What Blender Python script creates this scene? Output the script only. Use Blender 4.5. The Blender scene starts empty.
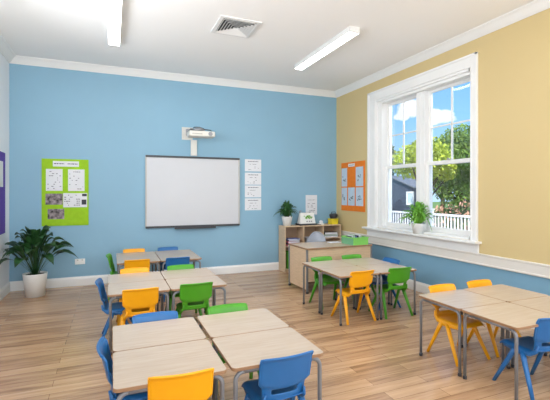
import bpy, bmesh, math, random
from mathutils import Vector, Matrix
random.seed(7)
PI = math.pi
C = bpy.context.scene.collection
SC = bpy.context.scene

# ------------------------------------------------------------------ camera, sky, sun, exposure
cam_d = bpy.data.cameras.new('camera'); cam = bpy.data.objects.new('camera', cam_d); C.objects.link(cam)
cam.location = (0, 0, 1.75); cam.rotation_euler = (PI/2, 0, -math.radians(22.431))
cam_d.sensor_width = 36; cam_d.sensor_fit = 'HORIZONTAL'; cam_d.lens = 394.69/550*36
cam_d.shift_y = -7.5/550; cam_d.clip_start = 0.05; cam_d.clip_end = 200
SC.camera = cam
SC.view_settings.view_transform = 'Standard'; SC.view_settings.look = 'None'
SC.view_settings.gamma = 1; SC.view_settings.use_curve_mapping = False
SC.view_settings.exposure = 0.12
LAMP = 13.0      # strength of every ceiling diffuser
SKY = 1.3
SUN = 5.8
WINDOW_FILL = 90.0     # watts of each fill lamp added at the unseen windows behind the camera

def lin(c):
    return tuple(((v/255)/12.92 if v/255 <= .04045 else ((v/255+.055)/1.055)**2.4) for v in c) + (1,)

def nd(nt, t, **kw):
    n = nt.nodes.new(t)
    for k, v in kw.items():
        if hasattr(n, k): setattr(n, k, v)
        else: n.inputs[k].default_value = v
    return n
def math_n(nt, op, a, b=None, clamp=False):
    n = nt.nodes.new('ShaderNodeMath'); n.operation = op; n.use_clamp = clamp
    for i, x in enumerate((a, b)):
        if x is None: continue
        if isinstance(x, (int, float)): n.inputs[i].default_value = x
        else: nt.links.new(x, n.inputs[i])
    return n.outputs[0]
def mixc(nt, fac, a, b, blend='MIX'):
    n = nt.nodes.new('ShaderNodeMix'); n.data_type = 'RGBA'; n.blend_type = blend
    for sock, x in ((n.inputs[0], fac), (n.inputs[6], a), (n.inputs[7], b)):
        if isinstance(x, (int, float, tuple)): sock.default_value = x
        else: nt.links.new(x, sock)
    return n.outputs[2]

# sky: blue gradient with a few soft white clouds at real directions
world = bpy.data.worlds.new('sky'); SC.world = world; world.use_nodes = True
nt = world.node_tree; nt.nodes.clear()
tc = nd(nt, 'ShaderNodeTexCoord'); sep = nd(nt, 'ShaderNodeSeparateXYZ')
nt.links.new(tc.outputs['Generated'], sep.inputs[0])
ramp = nd(nt, 'ShaderNodeValToRGB')
ramp.color_ramp.elements[0].position = 0.0; ramp.color_ramp.elements[0].color = lin((190, 220, 245))
ramp.color_ramp.elements[1].position = .45; ramp.color_ramp.elements[1].color = lin((80, 150, 232))
e = ramp.color_ramp.elements.new(.18); e.color = lin((140, 195, 245))
nt.links.new(sep.outputs['Z'], ramp.inputs[0])
noise = nd(nt, 'ShaderNodeTexNoise', Scale=26.0, Detail=6.0, Roughness=.55)
nt.links.new(tc.outputs['Generated'], noise.inputs['Vector'])
def cloud(d, rx, rz):
    d = Vector(d).normalized(); t = Vector((d.y, -d.x, 0)).normalized()
    dt = nt.nodes.new('ShaderNodeVectorMath'); dt.operation = 'DOT_PRODUCT'; dt.inputs[1].default_value = t
    nt.links.new(tc.outputs['Generated'], dt.inputs[0])
    fw = nt.nodes.new('ShaderNodeVectorMath'); fw.operation = 'DOT_PRODUCT'; fw.inputs[1].default_value = d
    nt.links.new(tc.outputs['Generated'], fw.inputs[0])
    a = math_n(nt, 'DIVIDE', dt.outputs['Value'], rx)
    b = math_n(nt, 'DIVIDE', math_n(nt, 'SUBTRACT', sep.outputs['Z'], d.z), rz)
    r = math_n(nt, 'ADD', math_n(nt, 'MULTIPLY', a, a), math_n(nt, 'MULTIPLY', b, b))
    v = math_n(nt, 'SUBTRACT', 1.0, r)
    v = math_n(nt, 'MULTIPLY', v, math_n(nt, 'GREATER_THAN', fw.outputs['Value'], 0.0))
    return math_n(nt, 'MAXIMUM', v, -1.0)
def pix_dir(u, v):
    a = (u-275)/394.69; s, c = math.sin(math.radians(22.431)), math.cos(math.radians(22.431))
    return (s+a*c, c-a*s, (192.5-v)/394.69)
cl = None
for d, rx, rz in ((pix_dir(438, 117), .042, .018), (pix_dir(447, 119), .03, .012), (pix_dir(468, 144), .045, .010), (pix_dir(411, 110), .032, .022), (pix_dir(404, 116), .02, .012),
                  (pix_dir(590, 118), .14, .04), (pix_dir(330, 110), .12, .05), ((1, -.5, .35), .2, .06), ((.3, 1, .4), .2, .06)):
    c = cloud(d, rx, rz)
    cl = c if cl is None else math_n(nt, 'MAXIMUM', cl, c)
m = math_n(nt, 'ADD', cl, math_n(nt, 'MULTIPLY', math_n(nt, 'SUBTRACT', noise.outputs['Fac'], .5), 3.2))
m = math_n(nt, 'MULTIPLY', m, 2.2, clamp=True)
m = math_n(nt, 'MULTIPLY', m, .9)
col = mixc(nt, m, ramp.outputs[0], lin((248, 250, 255)))
bg = nd(nt, 'ShaderNodeBackground'); bg.inputs['Strength'].default_value = SKY
nt.links.new(col, bg.inputs['Color'])
wo = nd(nt, 'ShaderNodeOutputWorld'); nt.links.new(bg.outputs[0], wo.inputs['Surface'])

sd = bpy.data.lights.new('sun', 'SUN'); sd.energy = SUN; sd.angle = .01; sd.color = (1, .95, .86)
sun = bpy.data.objects.new('sun', sd); C.objects.link(sun)
sun.rotation_euler = Vector((-.55, -.45, .75)).to_track_quat('Z', 'Y').to_euler()

def fill_lamp(name, loc, direction, sx, sy, power, col=(.93, .96, 1)):
    d = bpy.data.lights.new(name, 'AREA'); d.shape = 'RECTANGLE'; d.size = sx; d.size_y = sy; d.energy = power; d.color = col
    o = bpy.data.objects.new(name, d); C.objects.link(o); o.location = loc
    o.rotation_euler = Vector(direction).to_track_quat('-Z', 'Y').to_euler(); return o
# added fill lamps standing in for outdoor light at three unseen windows
fill_lamp('fill_side', (4.95, .27, 2.3), (-1, .15, .45), 2.2, 2.4, WINDOW_FILL)
fill_lamp('fill_rear', (-.1, -3.1, 2.3), (.1, 1, .35), 2.2, 2.4, WINDOW_FILL)
fill_lamp('fill_rear', (3.2, -3.1, 2.3), (0, 1, .5), 2.2, 2.4, WINDOW_FILL)

fill_lamp('fill_left_wall', (-1.60, 4.1, 2.95), (1, .55, .25), 3.8, 1.0, 125)  # fill lamp added along the unseen left wall to even out the ceiling
fill_lamp('fill_over_window', (6.6, 5.3, 5.2), (-1, -.15, -1.25), 3.0, 1.6, 420)  # hidden fill lamp added outside, above the window head, for sills and floor

# ------------------------------------------------------------------ materials
def mat(name, c, rough=.5, var=.0, vscale=8.0, bump=0.0, bscale=60.0, metal=0.0, emis=None, stretch=None, spec=.5):
    m = bpy.data.materials.new(name); m.use_nodes = True; nt = m.node_tree
    b = nt.nodes['Principled BSDF']; b.inputs['Roughness'].default_value = rough
    b.inputs['Metallic'].default_value = metal; b.inputs['Specular IOR Level'].default_value = spec
    base = lin(c); b.inputs['Base Color'].default_value = base
    tc = nd(nt, 'ShaderNodeTexCoord'); vec = tc.outputs['Object']
    if stretch:
        mp = nd(nt, 'ShaderNodeMapping'); mp.inputs['Scale'].default_value = stretch
        nt.links.new(vec, mp.inputs[0]); vec = mp.outputs[0]
    n = nd(nt, 'ShaderNodeTexNoise', Scale=vscale, Detail=4.0); nt.links.new(vec, n.inputs['Vector'])
    if var:
        lo = tuple(v*(1-var) for v in base[:3])+(1,); hi = tuple(min(1, v*(1+var)) for v in base[:3])+(1,)
        f = math_n(nt, 'MULTIPLY', math_n(nt, 'SUBTRACT', n.outputs['Fac'], .3), 2.5, clamp=True)
        nt.links.new(mixc(nt, f, lo, hi), b.inputs['Base Color'])
    if bump:
        n2 = nd(nt, 'ShaderNodeTexNoise', Scale=bscale, Detail=3.0); nt.links.new(vec, n2.inputs['Vector'])
        bp = nd(nt, 'ShaderNodeBump', Strength=bump, Distance=.004)
        nt.links.new(n2.outputs['Fac'], bp.inputs['Height']); nt.links.new(bp.outputs[0], b.inputs['Normal'])
    if emis:
        b.inputs['Emission Color'].default_value = (1, .985, .96, 1); b.inputs['Emission Strength'].default_value = emis
    return m

M = {}
M['wall_blue'] = mat('wall_blue', (136, 177, 200), .6, .02, 1.5, .08, 90)
M['wall_pale'] = mat('wall_pale', (236, 239, 243), .6, .02, 1.5, .08, 90)
M['ceiling'] = mat('ceiling_white', (250, 249, 247), .8, .01, 1.0, .05, 80)
M['trim'] = mat('white_gloss_trim', (240, 240, 238), .35, .01, 3)
M['band'] = mat('cream_chair_rail', (226, 222, 214), .45, .015, 3)
M['grey'] = mat('grey_metal_tube', (128, 130, 134), .38, .04, 20, metal=.35)
M['foot'] = mat('dark_rubber', (50, 50, 54), .6, .05, 20)
M['edge'] = mat('beech_edge_band', (152, 116, 84), .45, .08, 12)
M['whitepot'] = mat('white_ceramic', (236, 236, 232), .35, .02, 5)
M['soil'] = mat('potting_soil', (60, 44, 34), .95, .4, 40, .6, 60)
M['dark'] = mat('dark_plastic', (56, 58, 62), .4, .05, 20)
M['frame'] = mat('whiteboard_frame', (186, 184, 178), .35, .02, 10)
M['board'] = mat('whiteboard_surface', (200, 202, 206), .32, .01, 2)
M['paper'] = mat('paper', (222, 224, 228), .8, .02, 6)
M['paper_blue'] = mat('pale_blue_paper', (190, 208, 222), .8, .05, 8)
M['ink'] = mat('printed_ink', (110, 112, 120), .8, .1, 30)
M['ink_dark'] = mat('dark_ink', (60, 60, 68), .8, .1, 30)
M['photo'] = mat('printed_photo', (128, 118, 120), .6, .9, 17)
M['lime'] = mat('lime_felt_board', (150, 196, 34), .9, .05, 14, .3, 300)
M['orange'] = mat('orange_felt_board', (232, 126, 34), .9, .05, 14, .3, 300)
M['purple'] = mat('purple_felt_board', (88, 62, 160), .9, .05, 14, .3, 300)
M['projector'] = mat('projector_plastic', (222, 220, 212), .4, .02, 10)
M['silver'] = mat('silver_plastic', (150, 152, 156), .35, .04, 10, metal=.4)
M['c_yellow'] = mat('yellow_plastic', (240, 166, 8), .38, .03, 10, .05, 250)
M['c_blue'] = mat('blue_plastic', (30, 100, 160), .36, .03, 10, .05, 250)
M['c_green'] = mat('green_plastic', (70, 150, 28), .38, .03, 10, .05, 250)
M['c_grey'] = mat('grey_plastic', (176, 182, 194), .4, .03, 10, .05, 250)
M['leaf_dark'] = mat('dark_green_leaf', (34, 74, 34), .38, .35, 7)
M['leaf_mid'] = mat('mid_green_leaf', (48, 92, 46), .45, .4, 12)
M['leaf_bright'] = mat('bright_green_leaf', (116, 178, 62), .5, .35, 14)
M['tree_yellow'] = mat('sunlit_yellow_green_leaf', (176, 190, 66), .7, .4, 1.2)
M['tree_green'] = mat('tree_green_leaf', (118, 146, 66), .7, .5, .9)
M['tree_dark'] = mat('dark_tree_leaf', (84, 108, 60), .7, .4, .9)
M['flower'] = mat('salmon_blossom', (214, 164, 140), .8, .35, 3)
M['bark'] = mat('bark', (92, 74, 58), .9, .3, 9, .5, 30)
M['siding'] = mat('slate_blue_siding', (74, 80, 98), .7, .08, 2)
M['roof'] = mat('grey_roof', (120, 124, 132), .7, .1, 4)
M['fence'] = mat('white_painted_timber', (232, 232, 232), .5, .02, 4)
M['darkglass'] = mat('dark_window_glass', (44, 50, 60), .1, .1, 2)
M['red'] = mat('red_car_paint', (186, 40, 48), .25, .05, 3)
M['greycar'] = mat('grey_car_paint', (90, 94, 104), .25, .05, 3)
M['path'] = mat('pale_paving', (196, 186, 176), .85, .1, 2, .3, 20)
M['grass'] = mat('lawn', (110, 140, 70), .9, .25, 3, .5, 30)
M['ply'] = mat('maple_veneer', (212, 184, 150), .5, .08, 5, .03, 60, stretch=(1.5, 1.5, 10))
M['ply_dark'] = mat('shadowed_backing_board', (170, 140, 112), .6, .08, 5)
M['yellowbox'] = mat('yellow_tub_plastic', (226, 206, 40), .45, .03, 8)
M['greenbox'] = mat('light_green_plastic', (132, 206, 96), .4, .03, 8)
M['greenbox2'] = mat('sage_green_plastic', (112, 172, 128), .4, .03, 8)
M['book_blue'] = mat('blue_book_cover', (92, 112, 180), .5, .05, 8)
M['book_pink'] = mat('pink_book_cover', (206, 96, 128), .5, .05, 8)
M['book_navy'] = mat('navy_book_cover', (50, 56, 84), .5, .05, 8)
M['book_teal'] = mat('pale_green_folder', (168, 200, 172), .5, .05, 8)
M['lamp'] = mat('lamp_diffuser', (255, 255, 255), .5, emis=LAMP)
M['lamp_side'] = mat('lamp_housing', (232, 232, 230), .45, .01, 5)
M['ventdark'] = mat('vent_shadow_metal', (90, 90, 88), .6, .05, 10)
M['brass'] = mat('sash_metal', (190, 188, 180), .3, .02, 10, metal=.6)

def make_wood(name, c_lo, c_hi, rough, axis_scale=(2.2, 26, 26), spec=.5):
    m = bpy.data.materials.new(name); m.use_nodes = True; nt = m.node_tree; b = nt.nodes['Principled BSDF']
    tc = nd(nt, 'ShaderNodeTexCoord'); mp = nd(nt, 'ShaderNodeMapping'); mp.inputs['Scale'].default_value = axis_scale
    oi = nd(nt, 'ShaderNodeObjectInfo'); nt.links.new(tc.outputs['Object'], mp.inputs[0])
    va = nt.nodes.new('ShaderNodeVectorMath'); va.operation = 'ADD'; nt.links.new(mp.outputs[0], va.inputs[0])
    cx = nd(nt, 'ShaderNodeCombineXYZ'); nt.links.new(math_n(nt, 'MULTIPLY', oi.outputs['Random'], 40.0), cx.inputs[2])
    nt.links.new(cx.outputs[0], va.inputs[1])
    n = nd(nt, 'ShaderNodeTexNoise', Scale=1.6, Detail=5.0, Roughness=.6); nt.links.new(va.outputs[0], n.inputs['Vector'])
    f = math_n(nt, 'MULTIPLY', math_n(nt, 'SUBTRACT', n.outputs['Fac'], .3), 2.4, clamp=True)
    nt.links.new(mixc(nt, f, lin(c_lo), lin(c_hi)), b.inputs['Base Color'])
    b.inputs['Roughness'].default_value = rough; b.inputs['Specular IOR Level'].default_value = spec
    return m
M['top'] = make_wood('pale_maple_laminate', (186, 167, 147), (197, 180, 161), .24)

def make_floor():
    m = bpy.data.materials.new('oak_plank_floor'); m.use_nodes = True; nt = m.node_tree; b = nt.nodes['Principled BSDF']
    tc = nd(nt, 'ShaderNodeTexCoord')
    br = nd(nt, 'ShaderNodeTexBrick'); br.offset = .37; br.offset_frequency = 2; br.squash = 1
    for k, v in (('Scale', 1.0), ('Brick Width', 1.35), ('Row Height', .135), ('Mortar Size', .0018), ('Mortar Smooth', .2), ('Bias', 0.0)):
        br.inputs[k].default_value = v
    br.inputs['Color1'].default_value = (0, 0, 0, 1); br.inputs['Color2'].default_value = (1, 1, 1, 1); br.inputs['Mortar'].default_value = (.3, .3, .3, 1)
    nt.links.new(tc.outputs['Object'], br.inputs['Vector'])
    sepc = nd(nt, 'ShaderNodeSeparateColor'); nt.links.new(br.outputs['Color'], sepc.inputs[0])
    mp = nd(nt, 'ShaderNodeMapping'); mp.inputs['Scale'].default_value = (1.1, 13, 1); nt.links.new(tc.outputs['Object'], mp.inputs[0])
    n = nd(nt, 'ShaderNodeTexNoise', Scale=1.4, Detail=6.0, Roughness=.62, Distortion=.3); nt.links.new(mp.outputs[0], n.inputs['Vector'])
    mp2 = nd(nt, 'ShaderNodeMapping'); mp2.inputs['Scale'].default_value = (3, 60, 1); nt.links.new(tc.outputs['Object'], mp2.inputs[0])
    n2 = nd(nt, 'ShaderNodeTexNoise', Scale=1.5, Detail=3.0); nt.links.new(mp2.outputs[0], n2.inputs['Vector'])
    f = math_n(nt, 'ADD', math_n(nt, 'MULTIPLY', sepc.outputs[0], .5), math_n(nt, 'MULTIPLY', math_n(nt, 'SUBTRACT', n.outputs['Fac'], .36), 1.7))
    f = math_n(nt, 'ADD', f, math_n(nt, 'MULTIPLY', math_n(nt, 'SUBTRACT', n2.outputs['Fac'], .5), .35), clamp=True)
    r = nd(nt, 'ShaderNodeValToRGB'); r.color_ramp.elements[0].color = lin(FLOOR_LO); r.color_ramp.elements[1].color = lin(FLOOR_HI)
    e = r.color_ramp.elements.new(.5); e.color = lin(FLOOR_MID)
    nt.links.new(f, r.inputs[0])
    seam = mixc(nt, br.outputs['Fac'], r.outputs[0], lin((104, 76, 54)))
    nt.links.new(seam, b.inputs['Base Color'])
    b.inputs['Roughness'].default_value = .24; b.inputs['Specular IOR Level'].default_value = .75
    bp = nd(nt, 'ShaderNodeBump', Strength=.25, Distance=.002); nt.links.new(math_n(nt, 'SUBTRACT', 1.0, br.outputs['Fac']), bp.inputs['Height'])
    nt.links.new(bp.outputs[0], b.inputs['Normal'])
    return m
FLOOR_LO, FLOOR_MID, FLOOR_HI = (142, 108, 80), (184, 147, 112), (208, 172, 134)
M['floor'] = make_floor()

def make_two_tone():
    m = bpy.data.materials.new('yellow_over_blue_paint'); m.use_nodes = True; nt = m.node_tree; b = nt.nodes['Principled BSDF']
    g = nd(nt, 'ShaderNodeNewGeometry'); s = nd(nt, 'ShaderNodeSeparateXYZ'); nt.links.new(g.outputs['Position'], s.inputs[0])
    f = math_n(nt, 'GREATER_THAN', s.outputs['Z'], .77)
    nt.links.new(mixc(nt, f, lin((122, 166, 192)), lin((212, 190, 138))), b.inputs['Base Color'])
    b.inputs['Roughness'].default_value = .6
    n2 = nd(nt, 'ShaderNodeTexNoise', Scale=90.0); nt.links.new(g.outputs['Position'], n2.inputs['Vector'])
    bp = nd(nt, 'ShaderNodeBump', Strength=.06, Distance=.004); nt.links.new(n2.outputs['Fac'], bp.inputs['Height']); nt.links.new(bp.outputs[0], b.inputs['Normal'])
    return m
M['twotone'] = make_two_tone()

def make_glass():
    m = bpy.data.materials.new('window_glass'); m.use_nodes = True; nt = m.node_tree; nt.nodes.clear()
    t = nd(nt, 'ShaderNodeBsdfTransparent'); t.inputs[0].default_value = (.97, .98, .98, 1)
    gl = nd(nt, 'ShaderNodeBsdfGlossy'); gl.inputs['Roughness'].default_value = .02
    fr = nd(nt, 'ShaderNodeFresnel', IOR=1.25); mx = nd(nt, 'ShaderNodeMixShader')
    nt.links.new(fr.outputs[0], mx.inputs[0]); nt.links.new(t.outputs[0], mx.inputs[1]); nt.links.new(gl.outputs[0], mx.inputs[2])
    o = nd(nt, 'ShaderNodeOutputMaterial'); nt.links.new(mx.outputs[0], o.inputs[0])
    return m
M['glass'] = make_glass()

# ------------------------------------------------------------------ mesh helpers
class MB:
    """collects shapes into one mesh"""
    def __init__(s): s.v = []; s.f = []; s.m = []; s.sm = []
    def add(s, vs, fs, mi=0, smooth=False):
        o = len(s.v); s.v += [tuple(v) for v in vs]
        for f in fs: s.f.append([i+o for i in f]); s.m.append(mi); s.sm.append(smooth)
        return s
    def box(s, x0, x1, y0, y1, z0, z1, mi=0):
        vs = [(x, y, z) for x in (x0, x1) for y in (y0, y1) for z in (z0, z1)]
        return s.add(vs, [(0, 1, 3, 2), (4, 6, 7, 5), (0, 4, 5, 1), (2, 3, 7, 6), (0, 2, 6, 4), (1, 5, 7, 3)], mi)
    def tube(s, pts, r, n=10, mi=0, flat=None, cap=True):
        """pts polyline, r radius or list; flat=(a,b) oval section"""
        pts = [Vector(p) for p in pts]; vs = []; fs = []
        up = Vector((0, 0, 1)); prev = None
        for i, p in enumerate(pts):
            t = (pts[min(i+1, len(pts)-1)]-pts[max(i-1, 0)]).normalized()
            if prev is None:
                a = t.cross(Vector((0, 1, 0)) if abs(t.y) < .9 else Vector((1, 0, 0))).normalized()
            else:
                a = (prev-t*prev.dot(t)).normalized()
            prev = a; b = t.cross(a)
            rr = r[i] if isinstance(r, (list, tuple)) else r
            ra, rb = (rr, rr) if flat is None else (rr*flat[0], rr*flat[1])
            for k in range(n):
                w = 2*PI*k/n; vs.append(p+a*math.cos(w)*ra+b*math.sin(w)*rb)
        for i in range(len(pts)-1):
            for k in range(n): fs.append((i*n+k, i*n+(k+1) % n, (i+1)*n+(k+1) % n, (i+1)*n+k))
        s.add(vs, fs, mi, True)
        if cap:
            o = len(s.v)-len(vs)
            s.f.append([o+k for k in range(n)][::-1]); s.m.append(mi); s.sm.append(False)
            s.f.append([o+(len(pts)-1)*n+k for k in range(n)]); s.m.append(mi); s.sm.append(False)
        return s
    def lathe(s, prof, cx=0, cy=0, n=28, mi=0):
        vs = []; fs = []
        for r, z in prof:
            for k in range(n): w = 2*PI*k/n; vs.append((cx+r*math.cos(w), cy+r*math.sin(w), z))
        for i in range(len(prof)-1):
            for k in range(n): fs.append((i*n+k, i*n+(k+1) % n, (i+1)*n+(k+1) % n, (i+1)*n+k))
        return s.add(vs, fs, mi, True)
    def rrect(s, x0, x1, y0, y1, z0, z1, r, mi_top=0, mi_side=0, n=6, bev=.002):
        """rounded rectangle slab, small bevels top and bottom"""
        def ring(ins, z):
            o = []
            for cx, cy, a0 in ((x1-r, y1-r, 0), (x0+r, y1-r, PI/2), (x0+r, y0+r, PI), (x1-r, y0+r, 1.5*PI)):
                for k in range(n+1):
                    a = a0+PI/2*k/n; o.append((cx+(r-ins)*math.cos(a), cy+(r-ins)*math.sin(a), z))
            return o
        rings = [ring(bev, z0), ring(0, z0+bev), ring(0, z1-bev), ring(bev, z1)]
        k = len(rings[0]); vs = sum(rings, [])
        o = len(s.v); s.v += vs
        for i in range(3):
            for j in range(k):
                s.f.append([o+i*k+j, o+i*k+(j+1) % k, o+(i+1)*k+(j+1) % k, o+(i+1)*k+j]); s.m.append(mi_side); s.sm.append(False)
        s.f.append([o+3*k+j for j in range(k)]); s.m.append(mi_top); s.sm.append(False)
        s.f.append([o+j for j in range(k)][::-1]); s.m.append(mi_side); s.sm.append(False)
        return s
    def build(s, name, mats, parent=None, bevel=0, solid=0, sub=0, loc=None):
        me = bpy.data.meshes.new(name); me.from_pydata(s.v, [], s.f)
        if not isinstance(mats, (list, tuple)): mats = [mats]
        for m in mats: me.materials.append(m)
        me.polygons.foreach_set('material_index', s.m); me.polygons.foreach_set('use_smooth', s.sm)
        bm = bmesh.new(); bm.from_mesh(me)
        if not solid: bmesh.ops.recalc_face_normals(bm, faces=bm.faces)
        bm.to_mesh(me); bm.free(); me.update()
        o = bpy.data.objects.new(name, me); C.objects.link(o)
        if parent: o.parent = parent
        if loc: o.location = loc
        if solid:
            d = o.modifiers.new('thickness', 'SOLIDIFY'); d.thickness = solid; d.offset = 0
        if bevel:
            d = o.modifiers.new('bevel', 'BEVEL'); d.width = bevel; d.segments = 2; d.limit_method = 'ANGLE'
        if sub:
            d = o.modifiers.new('smooth', 'SUBSURF'); d.levels = sub; d.render_levels = sub
        return o

def tag(o, label=None, cat=None, group=None, kind=None):
    if label: o['label'] = label
    if cat: o['category'] = cat
    if group: o['group'] = group
    if kind: o['kind'] = kind
    return o
def empty(name, loc=(0, 0, 0), rz=0):
    o = bpy.data.objects.new(name, None); C.objects.link(o); o.location = loc; o.rotation_euler = (0, 0, rz)
    o.empty_display_size = .1
    return o
def copy_tree(o, parent=None):
    c = o.copy(); C.objects.link(c)
    if parent: c.parent = parent
    for ch in [x for x in bpy.data.objects if x.parent == o]: copy_tree(ch, c)
    return c
def struct(o): o['kind'] = 'structure'; return o

# ------------------------------------------------------------------ room shell
XL, XR, YB, YF, ZC = -1.685, 5.021, 8.265, -3.2, 4.16
struct(MB().box(XL-.2, XR+.3, YF-.2, YB+.2, -.2, 0).build('floor', M['floor']))
struct(MB().box(XL-.2, XR+.35, YF-.2, YB+.2, ZC, ZC+.2).build('ceiling', M['ceiling']))
struct(MB().box(XL-.2, XR+.3, YB, YB+.2, 0, ZC).build('wall_back', M['wall_blue']))
w = MB(); w.box(XL-.2, XL, YF, 2.1, 0, ZC).box(XL-.2, XL, 6.1, YB, 0, ZC).box(XL-.2, XL, 2.1, 6.1, 0, 2.4).box(XL-.2, XL, 2.1, 6.1, 3.5, ZC)
struct(w.build('wall_left', M['wall_pale']))
r = empty('window_5', (XL, 4.1, 2.4)); struct(r)          # unseen high-level window row, added on the left wall for fill light
w = MB(); w.box(-.2, .03, -2.06, 2.06, -.06, .04).box(-.2, .03, -2.06, 2.06, 1.06, 1.16)
for k in range(5): w.box(-.2, .02, -2.03+k*1.0, -1.97+k*1.0, .04, 1.06)
w.build('window_frame', M['trim'], r)
for k in range(4): MB().box(-.1, -.095, -1.97+k, -1.03+k, .04, 1.06).build('pane', M['glass'], r)

WINS = ((4.38, 6.72), (-.9, 1.44)); WZ0, WZ1 = 1.03, 3.65
w = MB(); ys = sorted([YF, YB]+[y for p in WINS for y in p])
for i in range(0, len(ys)-1):
    a, b = ys[i], ys[i+1]
    if (a, b) in WINS: w.box(XR, XR+.3, a, b, 0, WZ0); w.box(XR, XR+.3, a, b, WZ1, ZC)
    else: w.box(XR, XR+.3, a, b, 0, ZC)
struct(w.build('wall_right', M['twotone']))
w = MB(); xs = [XL-.2, -1.27, 1.07, 2.03, 4.37, XR+.3]
for i in range(5):
    if i in (1, 3): w.box(xs[i], xs[i+1], YF-.3, YF, 0, WZ0); w.box(xs[i], xs[i+1], YF-.3, YF, WZ1, ZC)
    else: w.box(xs[i], xs[i+1], YF-.3, YF, 0, ZC)
struct(w.build('wall_front', M['wall_pale']))

def extrude_profile(mb, prof, p0, p1, inward, mi=0):
    """prof: (distance from wall, z) points; runs straight from p0 to p1 (xy)"""
    n = len(prof); vs = []
    for p in (p0, p1):
        for d, z in prof: vs.append((p[0]+inward[0]*d, p[1]+inward[1]*d, z))
    fs = [(i, (i+1) % n, n+(i+1) % n, n+i) for i in range(n)]+[tuple(range(n)), tuple(range(2*n-1, n-1, -1))]
    mb.add(vs, fs, mi)
corn = [(0, 4.04), (.012, 4.04), (.018, 4.052), (.03, 4.06), (.05, 4.085), (.075, 4.115), (.095, 4.135), (.11, 4.14), (.12, 4.15), (.12, ZC), (0, ZC)]
base = [(0, 0), (.022, 0), (.022, .13), (.018, .145), (.012, .155), (.01, .17), (0, .17)]
rail = [(0, .683), (.028, .683), (.034, .69), (.034, .705), (.026, .712), (.026, .82), (.034, .828), (.036, .845), (.03, .852), (0, .852)]
runs = {'back': ((XL, YB), (XR, YB), (0, -1)), 'left': ((XL, YF), (XL, YB), (1, 0)), 'right': ((XR, YF), (XR, YB), (-1, 0)), 'front': ((XL, YF), (XR, YF), (0, 1))}
for i, (k, (a, b, d)) in enumerate(runs.items()):
    m = MB(); extrude_profile(m, corn, a, b, d); struct(m.build('trim_%d' % (i+1), M['trim']))
    m = MB(); extrude_profile(m, base, a, b, d); struct(m.build('baseboard_'+k, M['trim']))
m = MB(); extrude_profile(m, rail, (XR, YF), (XR, YB), (-1, 0)); struct(m.build('trim_5', M['band']))

def window(n, y0, y1):
    """double sash pair; y0 is the side nearer the camera"""
    r = empty('window_%d' % n, (XR, (y0+y1)/2, WZ0)); struct(r)
    def part(name, mb, m, bev=.003, par=None):
        o = mb.build(name, m, bevel=bev); o.parent = par or r
        o.matrix_parent_inverse = Matrix.Translation((-XR, -(y0+y1)/2, -WZ0)); return o
    x = XR
    a = MB()                       # architrave
    z0, z1 = 1.0, 3.835
    for ya, yb in ((y0-.12, y0), (y1, y1+.25)):
        a.box(x-.022, x, ya, yb, z0, z1)
    a.box(x-.022, x, y0, y1, WZ1-.01, z1)
    a.box(x-.036, x-.022, y0-.12, y0-.085, z0, z1); a.box(x-.036, x-.022, y1+.2, y1+.25, z0, z1); a.box(x-.036, x-.022, y0-.12, y1+.25, z1-.035, z1)
    a.box(x-.03, x-.022, y0-.02, y0, z0, WZ1+.01); a.box(x-.03, x-.022, y1, y1+.02, z0, WZ1+.01); a.box(x-.03, x-.022, y0-.02, y1+.02, WZ1-.01, WZ1+.012)
    part('architrave', a, M['trim'])
    j = MB()                       # box frame in the reveal
    j.box(x-.01, x+.12, y0, y0+.012, WZ0, WZ1); j.box(x+.12, x+.29, y0, y0+.05, WZ0, WZ1); j.box(x+.03, x+.29, y1-.15, y1, WZ0, WZ1); j.box(x-.01, x+.03, y1-.03, y1, WZ0, WZ1)
    j.box(x-.01, x+.29, y0+.05, y1-.03, WZ1-.05, WZ1); j.box(x+.02, x+.29, y0+.05, y1-.15, WZ1-.1, WZ1-.05)
    j.box(x+.0, x+.29, y0+.05, y1-.15, WZ0, WZ0+.04)
    part('box_frame', j, M['trim'])
    my0, my1 = y0+1.06, y0+1.265
    mu = MB(); mu.box(x+.08, x+.27, my0, my1, WZ0+.04, WZ1-.1); mu.box(x+.07, x+.08, my0+.08, my1-.08, WZ0+.04, WZ1-.1)
    part('mullion', mu, M['trim'])
    for (a0, a1) in ((y0+.05, my0), (my1, y1-.15)):
        for (za, zb, xo, up) in ((WZ0+.04, 2.29, x+.13, False), (2.225, WZ1-.1, x+.175, True)):
            s = MB(); t = .045; st = .07 if a0 > y0+.5 and False else .055
            bot = .05 if up else .085; top = .06 if not up else .045
            s.box(xo, xo+t, a0, a0+st, za, zb); s.box(xo, xo+t, a1-st, a1, za, zb)
            s.box(xo, xo+t, a0+st, a1-st, za, za+bot); s.box(xo, xo+t, a0+st, a1-st, zb-top, zb)
            if up:
                c = (a0+a1)/2; zc = 2.89
                s.box(xo+.008, xo+t-.008, c-.013, c+.013, za+bot, zb-top)
                s.box(xo+.008, xo+t-.008, a0+st, a1-st, zc-.013, zc+.013)
            so = part('upper_sash' if up else 'lower_sash', s, M['trim'])
            g = MB().box(xo+.02, xo+.024, a0+st, a1-st, za+bot, zb-top)
            go = part('pane', g, M['glass'], 0); go.parent = so
        l = MB().box(x+.105, x+.13, (a0+a1)/2-.03, (a0+a1)/2+.03, 2.29, 2.31).box(x+.11, x+.125, (a0+a1)/2-.01, (a0+a1)/2+.035, 2.31, 2.322)
        part('sash_lock', l, M['brass'], .002)
    sl = MB(); sl.box(x-.135, x+.01, y0-.18, y1+.31, .992, 1.028); sl.box(x+.01, x+.29, y0, y1, .992, 1.03)
    sl.box(x-.03, x, y0-.14, y1+.27, .85, .992); sl.box(x-.05, x-.03, y0-.16, y1+.29, .965, .992)
    part('sill', sl, M['trim'], .006)
    return r
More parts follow.
